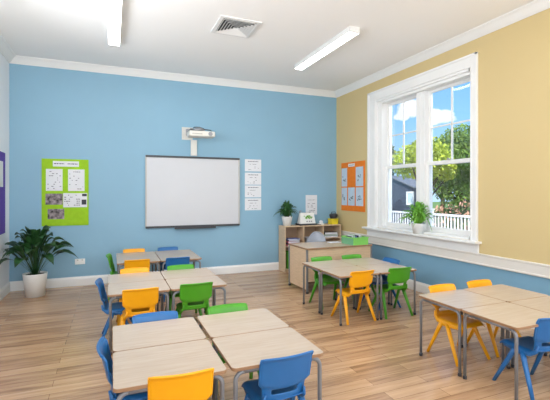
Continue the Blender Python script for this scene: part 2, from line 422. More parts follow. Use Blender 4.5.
window(1, *WINS[0]); w2 = window(2, *WINS[1])
for n, xc in ((3, -.1), (4, 3.2)):  # unseen rear windows, added along with the rear fill lamps
    o = copy_tree(w2); o.name = 'window_%d' % n; o.location = (xc, YF, WZ0); o.rotation_euler = (0, 0, -PI/2)

# ------------------------------------------------------------------ outside
struct(MB().box(XR+.3, 70, -30, 70, -.5, -.4).build('ground', M['grass']))
struct(MB().box(XR+.3, 11.5, -8, 30, -.4, -.3).build('path', M['path']))
def baluster_fence():
    f = empty('picket_fence', (9, 9, -.3))
    tag(f, 'white painted picket fence with square posts outside the window', 'fence')
    for z in (1.36, .42):
        MB().box(-.04, .04, -5, 6, z, z+.06).build('rail', M['fence'], f, bevel=.004)
    first = None
    for i in range(6):
        y = -3.82+i*2.07
        if first is None:
            first = MB().box(-.06, .06, -.06, .06, 0, 1.52).box(-.075, .075, -.075, .075, 1.52, 1.56).build('post', M['fence'], f, bevel=.005, loc=(0, y, 0))
        else:
            o = first.copy(); C.objects.link(o); o.location = (0, y, 0)
    first = None
    for i in range(90):
        y = -4.9+i*.12
        if first is None: first = MB().box(-.015, .015, -.018, .018, .42, 1.38).build('picket', M['fence'], f, loc=(0, y, 0))
        else:
            o = first.copy(); C.objects.link(o); o.location = (0, y, 0)
baluster_fence()

def leaf_cloud(blobs, n, size, seed):
    rnd = random.Random(seed); m = MB(); vs = []; fs = []
    tot = sum(b[3]*b[4] for b in blobs)
    for (cx, cy, cz, rx, rz) in blobs:
        for _ in range(int(n*rx*rz/tot)):
            d = Vector((rnd.gauss(0, 1), rnd.gauss(0, 1), rnd.gauss(0, 1))).normalized()
            q = rnd.uniform(.62, 1.04)
            p = Vector((cx+d.x*rx*q, cy+d.y*rx*q, cz+d.z*rz*q))
            a = (d+Vector((rnd.gauss(0, .7), rnd.gauss(0, .7), rnd.gauss(0, .7)))).normalized()
            b = a.cross(Vector((rnd.gauss(0, 1), rnd.gauss(0, 1), .3))).normalized(); c = a.cross(b)
            s = size*rnd.uniform(.6, 1.3); o = len(vs)
            vs += [p-b*s, p-c*s*.5, p+b*s, p+c*s*.5]; fs.append((o, o+1, o+2, o+3))
    return m.add(vs, fs)
def tree(loc, h, r, mname, label, seed, cat='tree', n=5000, trunk=True, size=.16, name='garden_tree', zr=(.42, .80), bz=.17):
    rnd = random.Random(seed)
    t = empty(name, loc); tag(t, label, cat, 'trees outside the window' if cat == 'tree' else 'shrubs beyond the fence')
    blobs = []
    for k in range(11):
        a = rnd.uniform(0, 2*PI); d = rnd.uniform(.1, .62)*r
        blobs.append((math.cos(a)*d, math.sin(a)*d, h*rnd.uniform(*zr), r*rnd.uniform(.34, .5), h*rnd.uniform(bz-.03, bz+.03)))
    leaf_cloud(blobs, n, size, seed).build('crown', M[mname], t)
    m = MB(); m.tube([(0, 0, 0), (.04*r, 0, h*.2), (0, .04*r, h*.45), (.05, 0, h*.7)], [.07*r, .055*r, .04*r, .015*r], 8)
    for k in range(6):
        a = rnd.uniform(0, 2*PI); m.tube([(0, 0, h*(.22+.06*k)), (math.cos(a)*r*.3, math.sin(a)*r*.3, h*(.4+.05*k)), (math.cos(a)*r*.55, math.sin(a)*r*.55, h*(.52+.05*k))], [.03*r, .02*r, .008*r], 6)
    m.build('trunk', M['bark'], t)
    return t
tree((12.4, 13.45, -.4), 4.7, 1.75, 'tree_yellow', 'sunlit yellow-green tree in front of the slate blue shed', 3, n=9000, size=.075, zr=(.64, .84), bz=.12)
tree((19.6, 18.0, -.4), 6.4, 3.3, 'tree_green', 'large green tree filling the right-hand sashes behind the fence', 5, n=24000, size=.10, zr=(.26, .80))
tree((22.5, 30.5, -.4), 7.6, 3.2, 'tree_dark', 'distant dark green tree behind the slate blue shed', 8, n=7000, size=.18)
tree((25.5, 25.2, -.4), 7.0, 2.8, 'tree_yellow', 'paler tree seen between the shed and the large green tree', 11, n=6000, size=.16)
tree((20.0, 11.5, -.4), 6.0, 3.0, 'tree_green', 'green tree standing furthest right beyond the white fence', 14, n=9000, size=.15)
def bush(loc, r, h, seed, label, mname='tree_dark'):
    t = empty('flowering_shrub', loc); tag(t, label, 'shrub', 'flowering shrubs beyond the fence')
    leaf_cloud([(0, 0, h*.5, r, h*.5)], 900, .09, seed).build('foliage', M[mname], t)
    leaf_cloud([(0, 0, h*.6, r*1.02, h*.46)], 420, .085, seed+50).build('blossom', M['flower'], t)
    MB().tube([(0, 0, 0), (0, 0, h*.7)], [.05, .02], 6).build('stem', M['bark'], t)
bush((12.3, 11.9, -.4), .62, 1.62, 21, 'salmon-flowered shrub just right of the fence post')
bush((12.3, 10.6, -.4), .62, 1.9, 22, 'salmon-flowered shrub in the middle of the row behind the pickets')
bush((12.3, 9.3, -.4), .62, 1.62, 23, 'salmon-flowered shrub furthest right in the row behind the pickets')
def car(loc, rz, m, label):
    c = empty('parked_car', loc, rz); tag(c, label, 'car')
    prof = [(-2.0, .3), (-2.05, .7), (-1.9, .88), (-1.2, .95), (-.7, 1.38), (.8, 1.42), (1.35, 1.0), (1.95, .92), (2.05, .6), (2.0, .3)]
    b = MB(); n = len(prof); vs = [(x, y, z) for y in (-.85, .85) for x, z in prof]
    b.add(vs, [tuple(range(n)), tuple(range(2*n-1, n-1, -1))]+[(i, n+i, n+(i+1) % n, (i+1) % n) for i in range(n)])
    b.build('body', m, c, bevel=.06)
    g = MB()
    for s in (-1, 1): g.box(-.95, .05, s*.86-.01, s*.86+.01, .97, 1.3); g.box(.1, .95, s*.86-.01, s*.86+.01, .97, 1.3)
    g.build('side_glass', M['darkglass'], c)
    for x in (-1.3, 1.3):
        for s in (-1, 1):
            MB().tube([(x, s*.72, .33), (x, s*.9, .33)], .33, 18).build('wheel', M['foot'], c)
car((14.6, 10.7, -.4), PI/2, M['red'], 'red car parked behind the flowering shrubs')
def shed():
    h = empty('slate_blue_shed', (14.2, 17.9, -.4))
    tag(h, 'low slate blue clad shed with one white window', 'building')
    w = MB(); prof = [(-2.2, 0), (-2.2, 2.40), (-.2, 3.0), (3.5, 3.1), (3.5, 0)]
    n = 5; vs = [(x, y, z) for x in (0, 1) for y, z in prof]
    w.add(vs, [tuple(range(n)), tuple(range(2*n-1, n-1, -1))]+[(i, n+i, n+(i+1) % n, (i+1) % n) for i in range(n)])
    for k in range(14): w.box(-.015, 0, -2.2, 3.5, .04+k*.17, .05+k*.17)
    w.build('wall', M['siding'], h)
    MB().add([(-.15, -2.25, 2.38), (1.15, -2.25, 2.38), (1.15, -.2, 3.06), (-.15, -.2, 3.06), (1.15, 3.6, 3.16), (-.15, 3.6, 3.16)], [(0, 1, 2, 3), (3, 2, 4, 5)]).build('roof', M['roof'], h, solid=.06)
    f = MB(); y0, y1, z0, z1 = -2.05, -1.5, 1.5, 2.2
    f.box(-.04, 0, y0, y0+.1, z0, z1).box(-.04, 0, y1-.1, y1, z0, z1).box(-.04, 0, y0+.1, y1-.1, z0, z0+.1).box(-.04, 0, y0+.1, y1-.1, z1-.1, z1)
    fo = f.build('window_frame', M['fence'], h)
    MB().box(-.02, -.005, y0+.1, y1-.1, z0+.1, z1-.1).build('pane', M['paper_blue'], fo)
shed()

# ------------------------------------------------------------------ ceiling fittings
def ceiling_light(x, y, label):
    r = empty('ceiling_light', (x, y, ZC)); tag(r, label, 'ceiling light', 'batten ceiling lights')
    L, Wd = .93, .083
    m = MB(); m.box(-Wd, Wd, -L, L, -.045, 0); m.box(-Wd, -Wd+.003, -L, L, -.082, -.045); m.box(Wd-.003, Wd, -L, L, -.082, -.045); m.box(-Wd, Wd, -L-.012, -L+.01, -.085, 0); m.box(-Wd, Wd, L-.01, L+.012, -.085, 0)
    m.build('housing', M['lamp_side'], r, bevel=.004)
    d = MB(); pr = [(-Wd+.004, -.078), (-Wd+.02, -.088), (Wd-.02, -.088), (Wd-.004, -.078)]
    n = len(pr); vs = [(a, yy, z) for yy in (-L+.01, L-.01) for a, z in pr]
    d.add(vs, [(i, i+1, n+i+1, n+i) for i in range(n-1)])
    d.build('diffuser', M['lamp'], r)
ceiling_light(.03, 5.80, 'long white lit ceiling light at upper left, above the desks')
ceiling_light(3.26, 5.80, 'long white lit ceiling light nearer the window')
ceiling_light(.03, 2.0, 'long lit ceiling light overhead on the left, outside the photo')
ceiling_light(3.26, 2.0, 'long lit ceiling light overhead near the window, outside the photo')
ceiling_light(.03, -1.6, 'long lit ceiling light behind the camera on the left')
ceiling_light(3.26, -1.6, 'long lit ceiling light behind the camera by the windows')

def vent():
    r = empty('air_vent', (1.665, 5.53, ZC), 0); tag(r, 'square white ceiling air vent with four-way louvres', 'air vent')
    H = .30
    m = MB()
    for a in (0, 1, 2, 3):
        q = [(-H, -H), (H, -H), (H-.055, -H+.055), (-H+.055, -H+.055)]
        R = Matrix.Rotation(a*PI/2, 2)
        t = [R @ Vector(p) for p in q]
        m.add([(p.x, p.y, -.014) for p in t]+[(p.x, p.y, 0) for p in t], [(0, 1, 2, 3), (0, 4, 5, 1), (3, 2, 6, 7)])
    m.build('frame', M['lamp_side'], r)
    MB().box(-.25, .25, -.25, .25, -.003, 0).build('throat', M['foot'], r)
    for a in range(4):
        R = Matrix.Rotation(a*PI/2, 2); m = MB()
        for k in range(6):
            d0 = .245-k*.04; d1 = d0-.024
            q = [(-d0, -d0, -.026), (d0, -d0, -.026), (d1, -d1, -.006), (-d1, -d1, -.006)]
            vs = []
            for x, y, z in q: p = R @ Vector((x, y)); vs.append((p.x, p.y, z))
            m.add(vs, [(0, 1, 2, 3)])
        m.build('louvre_set', M['lamp_side'], r, solid=.002)
vent()

# ------------------------------------------------------------------ wall fittings
def marks(mb, x0, x1, z0, z1, rows, y, seed, mi=0, axis='x', fill=.7):
    """blurred print: short dashes on a paper"""
    rnd = random.Random(seed); dz = (z1-z0)/rows
    for i in range(rows):
        z = z1-(i+.5)*dz; x = x0
        while x < x1:
            w = rnd.uniform(.012, .04); xe = min(x+w, x1)
            if rnd.random() < fill:
                if axis == 'x': mb.box(x, xe, y-.0008, y, z-dz*.16, z+dz*.16, mi)
                else: mb.box(y-.0008, y, x, xe, z-dz*.16, z+dz*.16, mi)
            x = xe+.008
def whiteboard():
    r = empty('interactive_whiteboard', (1.5875, YB, 1.04)); tag(r, 'large interactive whiteboard with dark top edge on the blue wall', 'whiteboard')
    w, h = .9775, 1.45
    MB().box(-w+.022, w-.022, -.04, -.006, .03, h-.03).build('panel', M['board'], r)
    f = MB(); f.box(-w, -w+.028, -.052, 0, 0, h); f.box(w-.028, w, -.052, 0, 0, h)
    f.build('side_frame', M['frame'], r, bevel=.004)
    t = MB(); t.box(-w+.005, w-.005, -.056, 0, h-.035, h+.006); t.build('top_frame', M['dark'], r, bevel=.004)
    b = MB(); b.box(-w+.005, w-.005, -.056, 0, -.006, .035); b.build('bottom_frame', M['dark'], r, bevel=.004)
    tr = MB(); tr.box(-.41, .43, -.12, -.05, -.035, -.012); tr.box(-.41, .43, -.125, -.115, -.035, .0); tr.box(-.41, -.395, -.12, -.05, -.03, .004); tr.box(.415, .43, -.12, -.05, -.03, .004)
    tr.build('pen_tray', M['dark'], r, bevel=.004)
    MB().box(-.37, -.24, -.11, -.07, -.012, .006).build('eraser', M['foot'], r, bevel=.003)
whiteboard()
def projector():
    r = empty('projector', (1.5, YB, 2.9)); tag(r, 'white short-throw projector on a wall arm above the whiteboard', 'projector')
    MB().box(-.17, .05, -.02, 0, -.06, .20).build('wall_plate', M['projector'], r, bevel=.004)
    MB().box(.01, .135, -.05, 0, -.385, -.06).build('cable_trunking', M['projector'], r, bevel=.004)
    a = MB(); a.box(-.07, -.01, -.42, -.02, .085, .125); a.box(-.09, .01, -.06, -.02, .02, .16)
    a.box(-.07, .22, -.42, -.36, .085, .11)
    a.build('arm', M['silver'], r, bevel=.004)
    b = MB(); b.rrect(-.115, .40, -.56, -.25, -.045, .06, .03, bev=.012); b.build('body', M['projector'], r)
    p = MB(); p.box(-.06, .14, -.564, -.558, -.01, .012); p.build('front_vent', M['frame'], r)
    l = MB().tube([(.30, -.57, .008), (.30, -.55, .008)], .042, 18); l.build('lens', M['silver'], r)
    d = MB().lathe([(.0, .148), (.05, .146), (.085, .130), (.10, .10), (.10, .085)], .10, -.38, 20); d.build('mirror_hood', M['silver'], r)
    c = MB().tube([(-.03, -.3, .12), (.03, -.34, .16), (.12, -.4, .155), (.22, -.42, .11), (.33, -.44, .10), (.37, -.42, .06)], .009, 6); c.build('cable', M['dark'], r)
projector()
for i, (z, lab) in enumerate(((2.35, 'topmost of four white notices right of the whiteboard'), (2.055, 'second white notice from the top, right of the whiteboard'),
                              (1.775, 'third white notice from the top, right of the whiteboard'), (1.49, 'lowest of four white notices right of the whiteboard'))):
    r = empty('paper_notice', (2.887, YB, z)); tag(r, lab, 'notice', 'white notices beside the whiteboard')
    MB().box(-.19, .19, -.003, 0, -.132, .132).build('sheet', M['paper'], r)
    k = MB(); marks(k, -.12, .12, .06, .11, 1, -.0032, i, fill=.95); marks(k, -.08, .08, .01, .04, 1, -.0032, i+9)
    marks(k, -.13, .13, -.11, -.02, 3, -.0032, i+20, fill=.22); k.build('print', M['ink'], r)
r = empty('wall_poster', (4.338, YB, 1.47)); tag(r, 'tall narrow white poster on the blue wall above the shelves', 'poster')
MB().box(-.15, .15, -.003, 0, -.24, .22).build('sheet', M['paper'], r)
k = MB(); marks(k, -.1, .1, .09, .12, 1, -.0032, 3, fill=.9); marks(k, -.1, .1, -.2, .04, 6, -.0032, 4, fill=.35); k.build('print', M['ink'], r)

def socket(x, z):
    r = empty('power_socket', (x, YB, z)); tag(r, 'white double power socket low on the blue wall', 'power socket')
    MB().box(-.085, .085, -.012, 0, -.052, .052).build('plate', M['whitepot'], r, bevel=.005)
    for s in (-.04, .04):
        MB().box(s-.012, s+.012, -.018, -.012, .02, .04).build('switch', M['frame'], r)
socket(-.557, .452)

def pinboard_green():
    r = empty('pinboard', (-.7975, YB, 1.752)); tag(r, 'lime green display board with papers and photos on the blue wall', 'display board')
    MB().box(-.3875, .3875, -.018, 0, -.618, .618).build('backing', M['lime'], r, bevel=.003)
    X = lambda u: -.3875+(u-55)/(277-55)*.775
    Z = lambda v: .618-(v-42)/(357-42)*1.236
    y = -.018
    def sheet(name, u0, u1, v0, v1, m, yy=y): return MB().box(X(u0), X(u1), yy-.003, yy, Z(v1), Z(v0)).build(name, m, r)
    s = sheet('title_strip', 107, 230, 52, 78, M['paper'])
    k = MB(); marks(k, X(113), X(160), Z(71), Z(58), 1, y-.0032, 6, fill=1); marks(k, X(176), X(224), Z(71), Z(58), 1, y-.0032, 8, fill=1); k.build('lettering', M['ink_dark'], s)
    s = sheet('notice', 75, 152, 90, 192, M['paper']); k = MB(); marks(k, X(82), X(146), Z(186), Z(97), 9, y-.0032, 12, fill=.28); k.build('print', M['ink'], s)
    s = sheet('notice', 178, 257, 90, 193, M['paper']); k = MB(); marks(k, X(184), X(250), Z(188), Z(97), 9, y-.0032, 13, fill=.28); k.build('print', M['ink'], s)
    s = sheet('notice', 155, 270, 203, 270, M['paper']); k = MB(); marks(k, X(160), X(235), Z(265), Z(208), 6, y-.0032, 14, fill=.35)
    k.box(X(245), X(268), y-.004, y-.003, Z(218), Z(206)); k.box(X(243), X(266), y-.004, y-.003, Z(258), Z(234)); k.build('print', M['ink_dark'], s)
    sheet('photo_print', 73, 153, 205, 257, M['photo']); sheet('photo_print', 83, 160, 277, 325, M['photo'])
pinboard_green()
def pinboard_orange():
    r = empty('pinboard', (XR, 7.553, 1.885)); tag(r, 'orange display board with five pale sheets on the yellow wall', 'display board')
    MB().box(-.018, 0, -.466, .466, -.555, .555).build('backing', M['orange'], r, bevel=.003)
    # far side (+y) is image left
    Y = lambda u: .466-(u-73)/(218-73)*.932
    Z = lambda v: .555-(v-46)/(346-46)*1.11
    x = -.018
    rnd = random.Random(4)
    for j, (v0, v1) in enumerate(((80, 195), (202, 312))):
        for i, (u0, u1) in enumerate(((76, 112), (119, 160), (167, 210))):
            if j == 0 and i == 1: continue
            s = MB().box(x-.003, x, Y(u1), Y(u0), Z(v1), Z(v0)).build('sheet', M['paper_blue'], r)
            k = MB()
            c = (Y(u0)+Y(u1))/2; zc = Z((v0+v1)/2+(8 if j == 0 else 5))
            for q in range(7):
                a = rnd.uniform(-.07, .07); b = rnd.uniform(-.07, .07)
                k.box(x-.004, x-.003, c+a-.012, c+a+.015, zc+b-.014, zc+b+.014)
            k.build('drawing', M['ink_dark' if j else 'ink'], s)
    s = MB().box(x-.003, x, Y(160), Y(120), Z(74), Z(56)).build('title_strip', M['paper'], r)
    k = MB(); marks(k, Y(155), Y(125), Z(70), Z(60), 1, x-.0032, 5, axis='y', fill=1); k.build('lettering', M['ink_dark'], s)
pinboard_orange()
r = empty('pinboard', (XL, 7.15, 1.742)); tag(r, 'purple display board on the pale left wall', 'display board')
MB().box(0, .018, -.75, .75, -.675, .675).build('backing', M['purple'], r, bevel=.003)
for yy in (.42, 0, -.42): MB().box(.018, .021, yy-.15, yy+.17, .1, .52).build('sheet', M['paper'], r)

# ------------------------------------------------------------------ school desks
TH = .65
def make_desk(axis, W=.659, D=.567):
    r = empty('school_desk'); hw, hd = W/2, D/2
    MB().rrect(-hw, hw, -hd, hd, TH-.022, TH, .035, 0, 1).build('tabletop', [M['top'], M['edge']], r)
    ins = .028; zr = TH-.022-.016; R = .055; rad = .0145
    fr = MB()
    lx, ly = hw-ins, hd-ins
    for sx in (-1, 1):
        for sy in (-1, 1):
            px, py = sx*lx, sy*ly; pts = [(px, py, .02), (px, py, zr-R)]
            for k in range(1, 7):
                a = PI/2*k/6; o = R*(1-math.cos(a)); h = R*math.sin(a)
                pts.append((px-sx*o if axis == 'x' else px, py if axis == 'x' else py-sy*o, zr-R+h))
            lg = MB().tube(pts, rad, 10).build('leg', M['grey'], r)
            MB().tube([(px, py, 0), (px, py, .03)], rad+.003, 10).build('foot_cap', M['foot'], lg)
    for s in (-1, 1):
        if axis == 'x': fr.tube([(-lx+R, s*ly, zr), (lx-R, s*ly, zr)], rad, 10); fr.box(s*(lx-.07)-.01, s*(lx-.07)+.01, -ly, ly, zr-.012, zr+.012)
        else: fr.tube([(s*lx, -ly+R, zr), (s*lx, ly-R, zr)], rad, 10); fr.box(-lx, lx, s*(ly-.07)-.01, s*(ly-.07)+.01, zr-.012, zr+.012)
    fr.build('frame', M['grey'], r)
    return r
desk_x = make_desk('x'); desk_y = make_desk('y', .642); used = {'x': False, 'y': False}
# cluster: x0, x1, y0, y1, axis, where
CL = {'A': (.004, 1.352, 2.372, 3.512, 'x', 'nearest desk block at lower left'),
      'B': (-.045, 1.280, 4.585, 5.722, 'x', 'middle desk block on the left'),
      'C': (.068, 1.393, 6.565, 7.700, 'x', 'farthest desk block, by the whiteboard wall'),
      'D': (2.752, 4.040, 4.440, 5.578, 'y', 'desk block before the teacher desk'),
      'E': (3.036, 4.326, 2.208, 3.346, 'y', 'desk block at lower right by the window')}
for k, (x0, x1, y0, y1, ax, where) in CL.items():
    proto = desk_x if ax == 'x' else desk_y
    for i in (0, 1):
        for j in (0, 1):
            o = proto if not used[ax] else copy_tree(proto)
            used[ax] = True
            W, D = (.659 if ax == 'x' else .642), .567
            o.location = (x0+W/2 if i == 0 else x1-W/2, y0+D/2 if j == 0 else y1-D/2, 0)
            tag(o, 'pale maple school desk, %s %s of the %s' % (('near', 'far')[j], ('left', 'right')[i], where), 'desk', 'desks of the '+where)

# ------------------------------------------------------------------ school chairs
def make_chair(col):
    r = empty('school_chair'); m = M[col]
    # backrest: gently curved shell with a hand slot
    cols, rows = 16, 18; z0, z1 = .385, .70
    def backp(i, j):
        s = -1+2*i/cols; t = j/rows; z = z0+(z1-z0)*t
        step = .495-.028*(1-s*s)+.012              # lower edge of the upper panel dips in the middle
        up = 1/(1+math.exp(-(z-step)/.0035))
        hw = .142+.012*t*2*(1-up)+up*(.178-.142+.004*t)
        
        y = -.165-.072*t**1.1 - .010*up + .030*(s*s)**1.0*(.6+.4*t)
        zz = z + (0 if t < .8 else -.005*abs(s)**8*(t-.8)/.2)
        if j == rows: y -= .012
        return (s*hw, y, zz)
    vs = [backp(i, j) for j in range(rows+1) for i in range(cols+1)]; fs = []
    for j in range(rows):
        for i in range(cols):
            zc = z0+(z1-z0)*(j+.5)/rows; s = -1+2*(i+.5)/cols
            if .445 < zc < .480 and abs(s) < .62: continue
            fs.append((j*(cols+1)+i, j*(cols+1)+i+1, (j+1)*(cols+1)+i+1, (j+1)*(cols+1)+i))
    b = MB().add(vs, fs, 0, True)
    b.build('backrest', m, r, solid=.011, sub=1)
    # side returns of the backrest (ribs)
    rb = MB()
    for s in (-1, 1):
        pts = []
        for j in range(0, rows+1, 2):
            x, y, z = backp(0 if s < 0 else cols, j); pts.append((x, y+.004, z))
        rb.tube(pts, .0085, 8)
    rb.tube([backp(i, rows) for i in range(0, cols+1)], .0085, 8)
    rb.build('back_rim', m, r)
    # seat: scooped shell with turned-down edges
    nx, ny = 14, 14
    def seatp(i, j):
        s = -1+2*i/nx; t = -1+2*j/ny
        hw = .180-.012*(t < 0)*(-t)
        x = s*hw; y = t*.19+.012
        z = .395-.016*(1-s*s)*(1-max(0, t)**3)
        z -= .030*max(0, (abs(s)-.86)/.14)**1.5
        z -= .032*max(0, (t-.72)/.28)**1.6
        z += .018*max(0, (-t-.75)/.25)
        cr = max(0, abs(s)-.8)*max(0, abs(t)-.8)
        return (x*(1-cr*1.2), y*(1-cr*.8), z)
    vs = [seatp(i, j) for j in range(ny+1) for i in range(nx+1)]
    fs = [(j*(nx+1)+i, j*(nx+1)+i+1, (j+1)*(nx+1)+i+1, (j+1)*(nx+1)+i) for j in range(ny) for i in range(nx)]
    MB().add(vs, fs, 0, True).build('seat', m, r, solid=.011, sub=1)
    # side frames under the seat
    u = MB()
    for s in (-1, 1):
        u.tube([(s*.158, .15, .355), (s*.165, .05, .352), (s*.167, -.03, .35), (s*.162, -.12, .362), (s*.148, -.17, .40), (s*.142, -.182, .45)], [.016, .021, .023, .02, .016, .01], 10, flat=(1, .75))
    u.tube([(-.165, -.02, .352), (.165, -.02, .352)], .012, 8)
    u.build('side_frame', m, r)
    for s in (-1, 1):
        for (fy, ty) in ((-.205, -.055), (.205, .02)):
            a = Vector((s*.172, ty, .362)); b_ = Vector((s*.222, fy, .0))
            pts = [a.lerp(b_, q) for q in (0, .25, .6, 1)]
            lg = MB().tube(pts, [.027, .0245, .021, .018], 12, flat=(1, .8))
            lg.build('leg', m, r)
    return r
CH = {c: make_chair(c) for c in ('c_yellow', 'c_blue', 'c_green')}
cused = set()
def chair(x, yb, face, col, label, group, rot=0):
    """(x, yb): where the top of the backrest stands; face: which way the sitter looks"""
    ang = {'+y': 0, '-y': PI, '+x': -PI/2, '-x': PI/2}[face]+math.radians(rot)
    o = CH[col] if col not in cused else copy_tree(CH[col])
    cused.add(col)
    off = Matrix.Rotation(ang, 2) @ Vector((0, .248))
    o.location = (x+off.x, yb+off.y, 0); o.rotation_euler = (0, 0, ang)
    tag(o, label, 'chair', group)
gA, gB, gC, gD, gE = ['chairs around the '+CL[k][5] for k in 'ABCDE']
chair(.375, 2.31, '+y', 'c_yellow', 'yellow school chair cut off at the bottom edge of the photo', gA, -3)
chair(1.05, 2.30, '+y', 'c_blue', 'blue school chair at bottom centre, back towards the camera', gA, 2)
chair(.345, 3.57, '-y', 'c_blue', 'blue chair showing only its top behind the nearest desk block, left', gA)
chair(.99, 3.57, '-y', 'c_green', 'green chair showing only its top behind the nearest desk block, right', gA)
chair(-.08, 2.95, '+x', 'c_blue', 'blue chair seen edge-on at the left end of the nearest desk block', gA, 0)
chair(.29, 4.515, '+y', 'c_yellow', 'yellow chair on the camera side of the middle left desk block', gB)
chair(.905, 4.54, '+y', 'c_green', 'green chair on the camera side of the middle left desk block', gB)
chair(.29, 5.78, '-y', 'c_yellow', 'yellow chair tucked in at the far side of the middle left desk block', gB)
chair(.91, 5.78, '-y', 'c_green', 'green chair tucked in at the far side of the middle left desk block', gB)
chair(-.165, 5.12, '+x', 'c_blue', 'blue chair at the left end of the middle left desk block', gB, -4)
chair(.365, 6.49, '+y', 'c_yellow', 'yellow chair on the near side of the farthest desk block', gC)
chair(.985, 6.47, '+y', 'c_blue', 'blue chair on the near side of the farthest desk block', gC)
chair(.375, 7.76, '-y', 'c_yellow', 'yellow chair behind the farthest desk block, nearest the display board wall', gC)
chair(.985, 7.76, '-y', 'c_blue', 'blue chair behind the farthest desk block, below the whiteboard', gC)
chair(-.075, 7.2, '+x', 'c_green', 'green chair seen side-on at the left end of the farthest desk block', gC, -6)
chair(3.10, 4.41, '+y', 'c_yellow', 'yellow chair at the desk block before the teacher desk', gD, 1)
chair(3.72, 4.40, '+y', 'c_green', 'green chair with its back to the camera, right of a yellow chair, mid room', gD, -2)
chair(3.13, 5.64, '-y', 'c_green', 'green chair facing the camera before the left half of the teacher desk', gD)
chair(3.70, 5.64, '-y', 'c_green', 'green chair facing the camera before the right half of the teacher desk', gD)
chair(4.10, 5.05, '-x', 'c_blue', 'blue chair at the window end of the desk block in mid room', gD)
chair(3.435, 3.42, '-y', 'c_yellow', 'yellow chair facing the camera, leftmost behind the lower right desk block', gE)
chair(4.01, 3.42, '-y', 'c_yellow', 'yellow chair facing the camera, behind the middle of the lower right block', gE)
chair(3.46, 2.15, '+y', 'c_blue', 'blue chair at the right edge of the photo, tucked under the desks', gE, -7)

# ------------------------------------------------------------------ teacher desk
def teacher_desk():
    r = empty('teacher_desk', (3.785, 6.455, 0), math.radians(1.5)); tag(r, 'large maple teacher desk with solid panels in front of the shelves', 'desk')
    hw, hd, H = .69, .375, .785
    MB().rrect(-hw, hw, -hd, hd, H-.028, H, .012, 0, 1).build('desktop', [M['top'], M['edge']], r)
    MB().box(-hw+.02, hw-.02, -hd+.03, -hd+.05, .2, H-.03).build('modesty_panel', M['ply'], r)
    MB().box(-hw+.012, -hw+.032, -hd+.05, hd-.02, .06, H-.03).build('side_panel', M['ply'], r)
    MB().box(hw-.032, hw-.012, -hd+.05, hd-.02, .06, H-.03).build('side_panel', M['ply'], r)
    for sx in (-1, 1):
        for sy in (-1, 1):
            x, y = sx*(hw-.012), sy*(hd-.03)
            l = MB().box(x-.016, x+.016, y-.016, y+.016, .015, H-.03).build('leg', M['grey'], r, bevel=.003)
            MB().box(x-.018, x+.018, y-.018, y+.018, 0, .03).build('foot_cap', M['foot'], l)
teacher_desk()
def desk_box():
    r = empty('pencil_box', (4.225, 6.30, .785), math.radians(2)); tag(r, 'light green open storage box on the teacher desk', 'storage box')
    m = MB(); w, d, h = .165, .19, .14; t = .006
    m.box(-w, w, -d, -d+t, 0, h); m.box(-w, w, d-t, d, 0, h); m.box(w-t, w, -d+t, d-t, 0, h); m.box(-w+t, w-t, -d+t, d-t, 0, t)
    m.build('box_body', M['greenbox'], r)
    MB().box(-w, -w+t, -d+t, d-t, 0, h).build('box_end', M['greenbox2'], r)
    MB().box(-w-.008, w+.008, -d-.008, -d, h-.02, h).box(-w-.008, -w, -d, d, h-.02, h).box(-w, w+.008, d, d+.008, h-.02, h).build('rim', M['greenbox'], r)
    for k in range(7):
        x = -.12+k*.04; MB().box(x-.008, x+.014, -.05, .1, .006, .147+.012*(k % 3)).build('divider_card', [M['book_navy'], M['paper'], M['book_teal'], M['book_blue']][k % 4], r)
desk_box()
tag(MB().rrect(-.10, .14, -.07, .07, 0, .008, .01).build('notepad', M['paper'], loc=(3.95, 6.62, .785)), 'small pale notepad beside the green box on the teacher desk', 'notepad')

def grey_chair():
    r = empty('teacher_chair', (3.93, 7.02, 0), 0); tag(r, 'grey rounded plastic chair behind the teacher desk', 'chair')
    n = 12; vs = []; fs = []
    for j in range(n+1):
        t = j/n; z = .50+.44*t
        hw = .215*math.sqrt(max(.02, 1-max(0, (t-.35)/.66)**2.6))
        for i in range(n+1):
            s = -1+2*i/n; vs.append((s*hw, .235+.05*t-.05*s*s, z))
    for j in range(n):
        for i in range(n): fs.append((j*(n+1)+i, j*(n+1)+i+1, (j+1)*(n+1)+i+1, (j+1)*(n+1)+i))
    MB().add(vs, fs, 0, True).build('backrest', M['c_grey'], r, solid=.012, sub=1)
    vs = []; fs = []
    for j in range(n+1):
        t = -1+2*j/n
        for i in range(n+1):
            s = -1+2*i/n; k = 1-.25*max(0, abs(s)-.6)*max(0, abs(t)-.6)*4
            vs.append((s*.21*k, t*.2*k+.03, .45+.02*s*s-.02*max(0, -t)**3+.05*max(0, t-.6)))
    for j in range(n):
        for i in range(n): fs.append((j*(n+1)+i, j*(n+1)+i+1, (j+1)*(n+1)+i+1, (j+1)*(n+1)+i))
    MB().add(vs, fs, 0, True).build('seat', M['c_grey'], r, solid=.012, sub=1)
    for sx in (-1, 1):
        for sy in (-1, 1):
            MB().tube([(sx*.13, .03+sy*.11, .44), (sx*.2, .03+sy*.2, 0)], [.014, .011], 8).build('leg', M['grey'], r)
    MB().tube([(-.17, .235, .47), (-.17, .255, .56)], .012, 8).tube([(.17, .235, .47), (.17, .255, .56)], .012, 8).tube([(-.1, .2, .455), (.1, .2, .455)], .012, 8).build('back_bracket', M['grey'], r)
grey_chair()

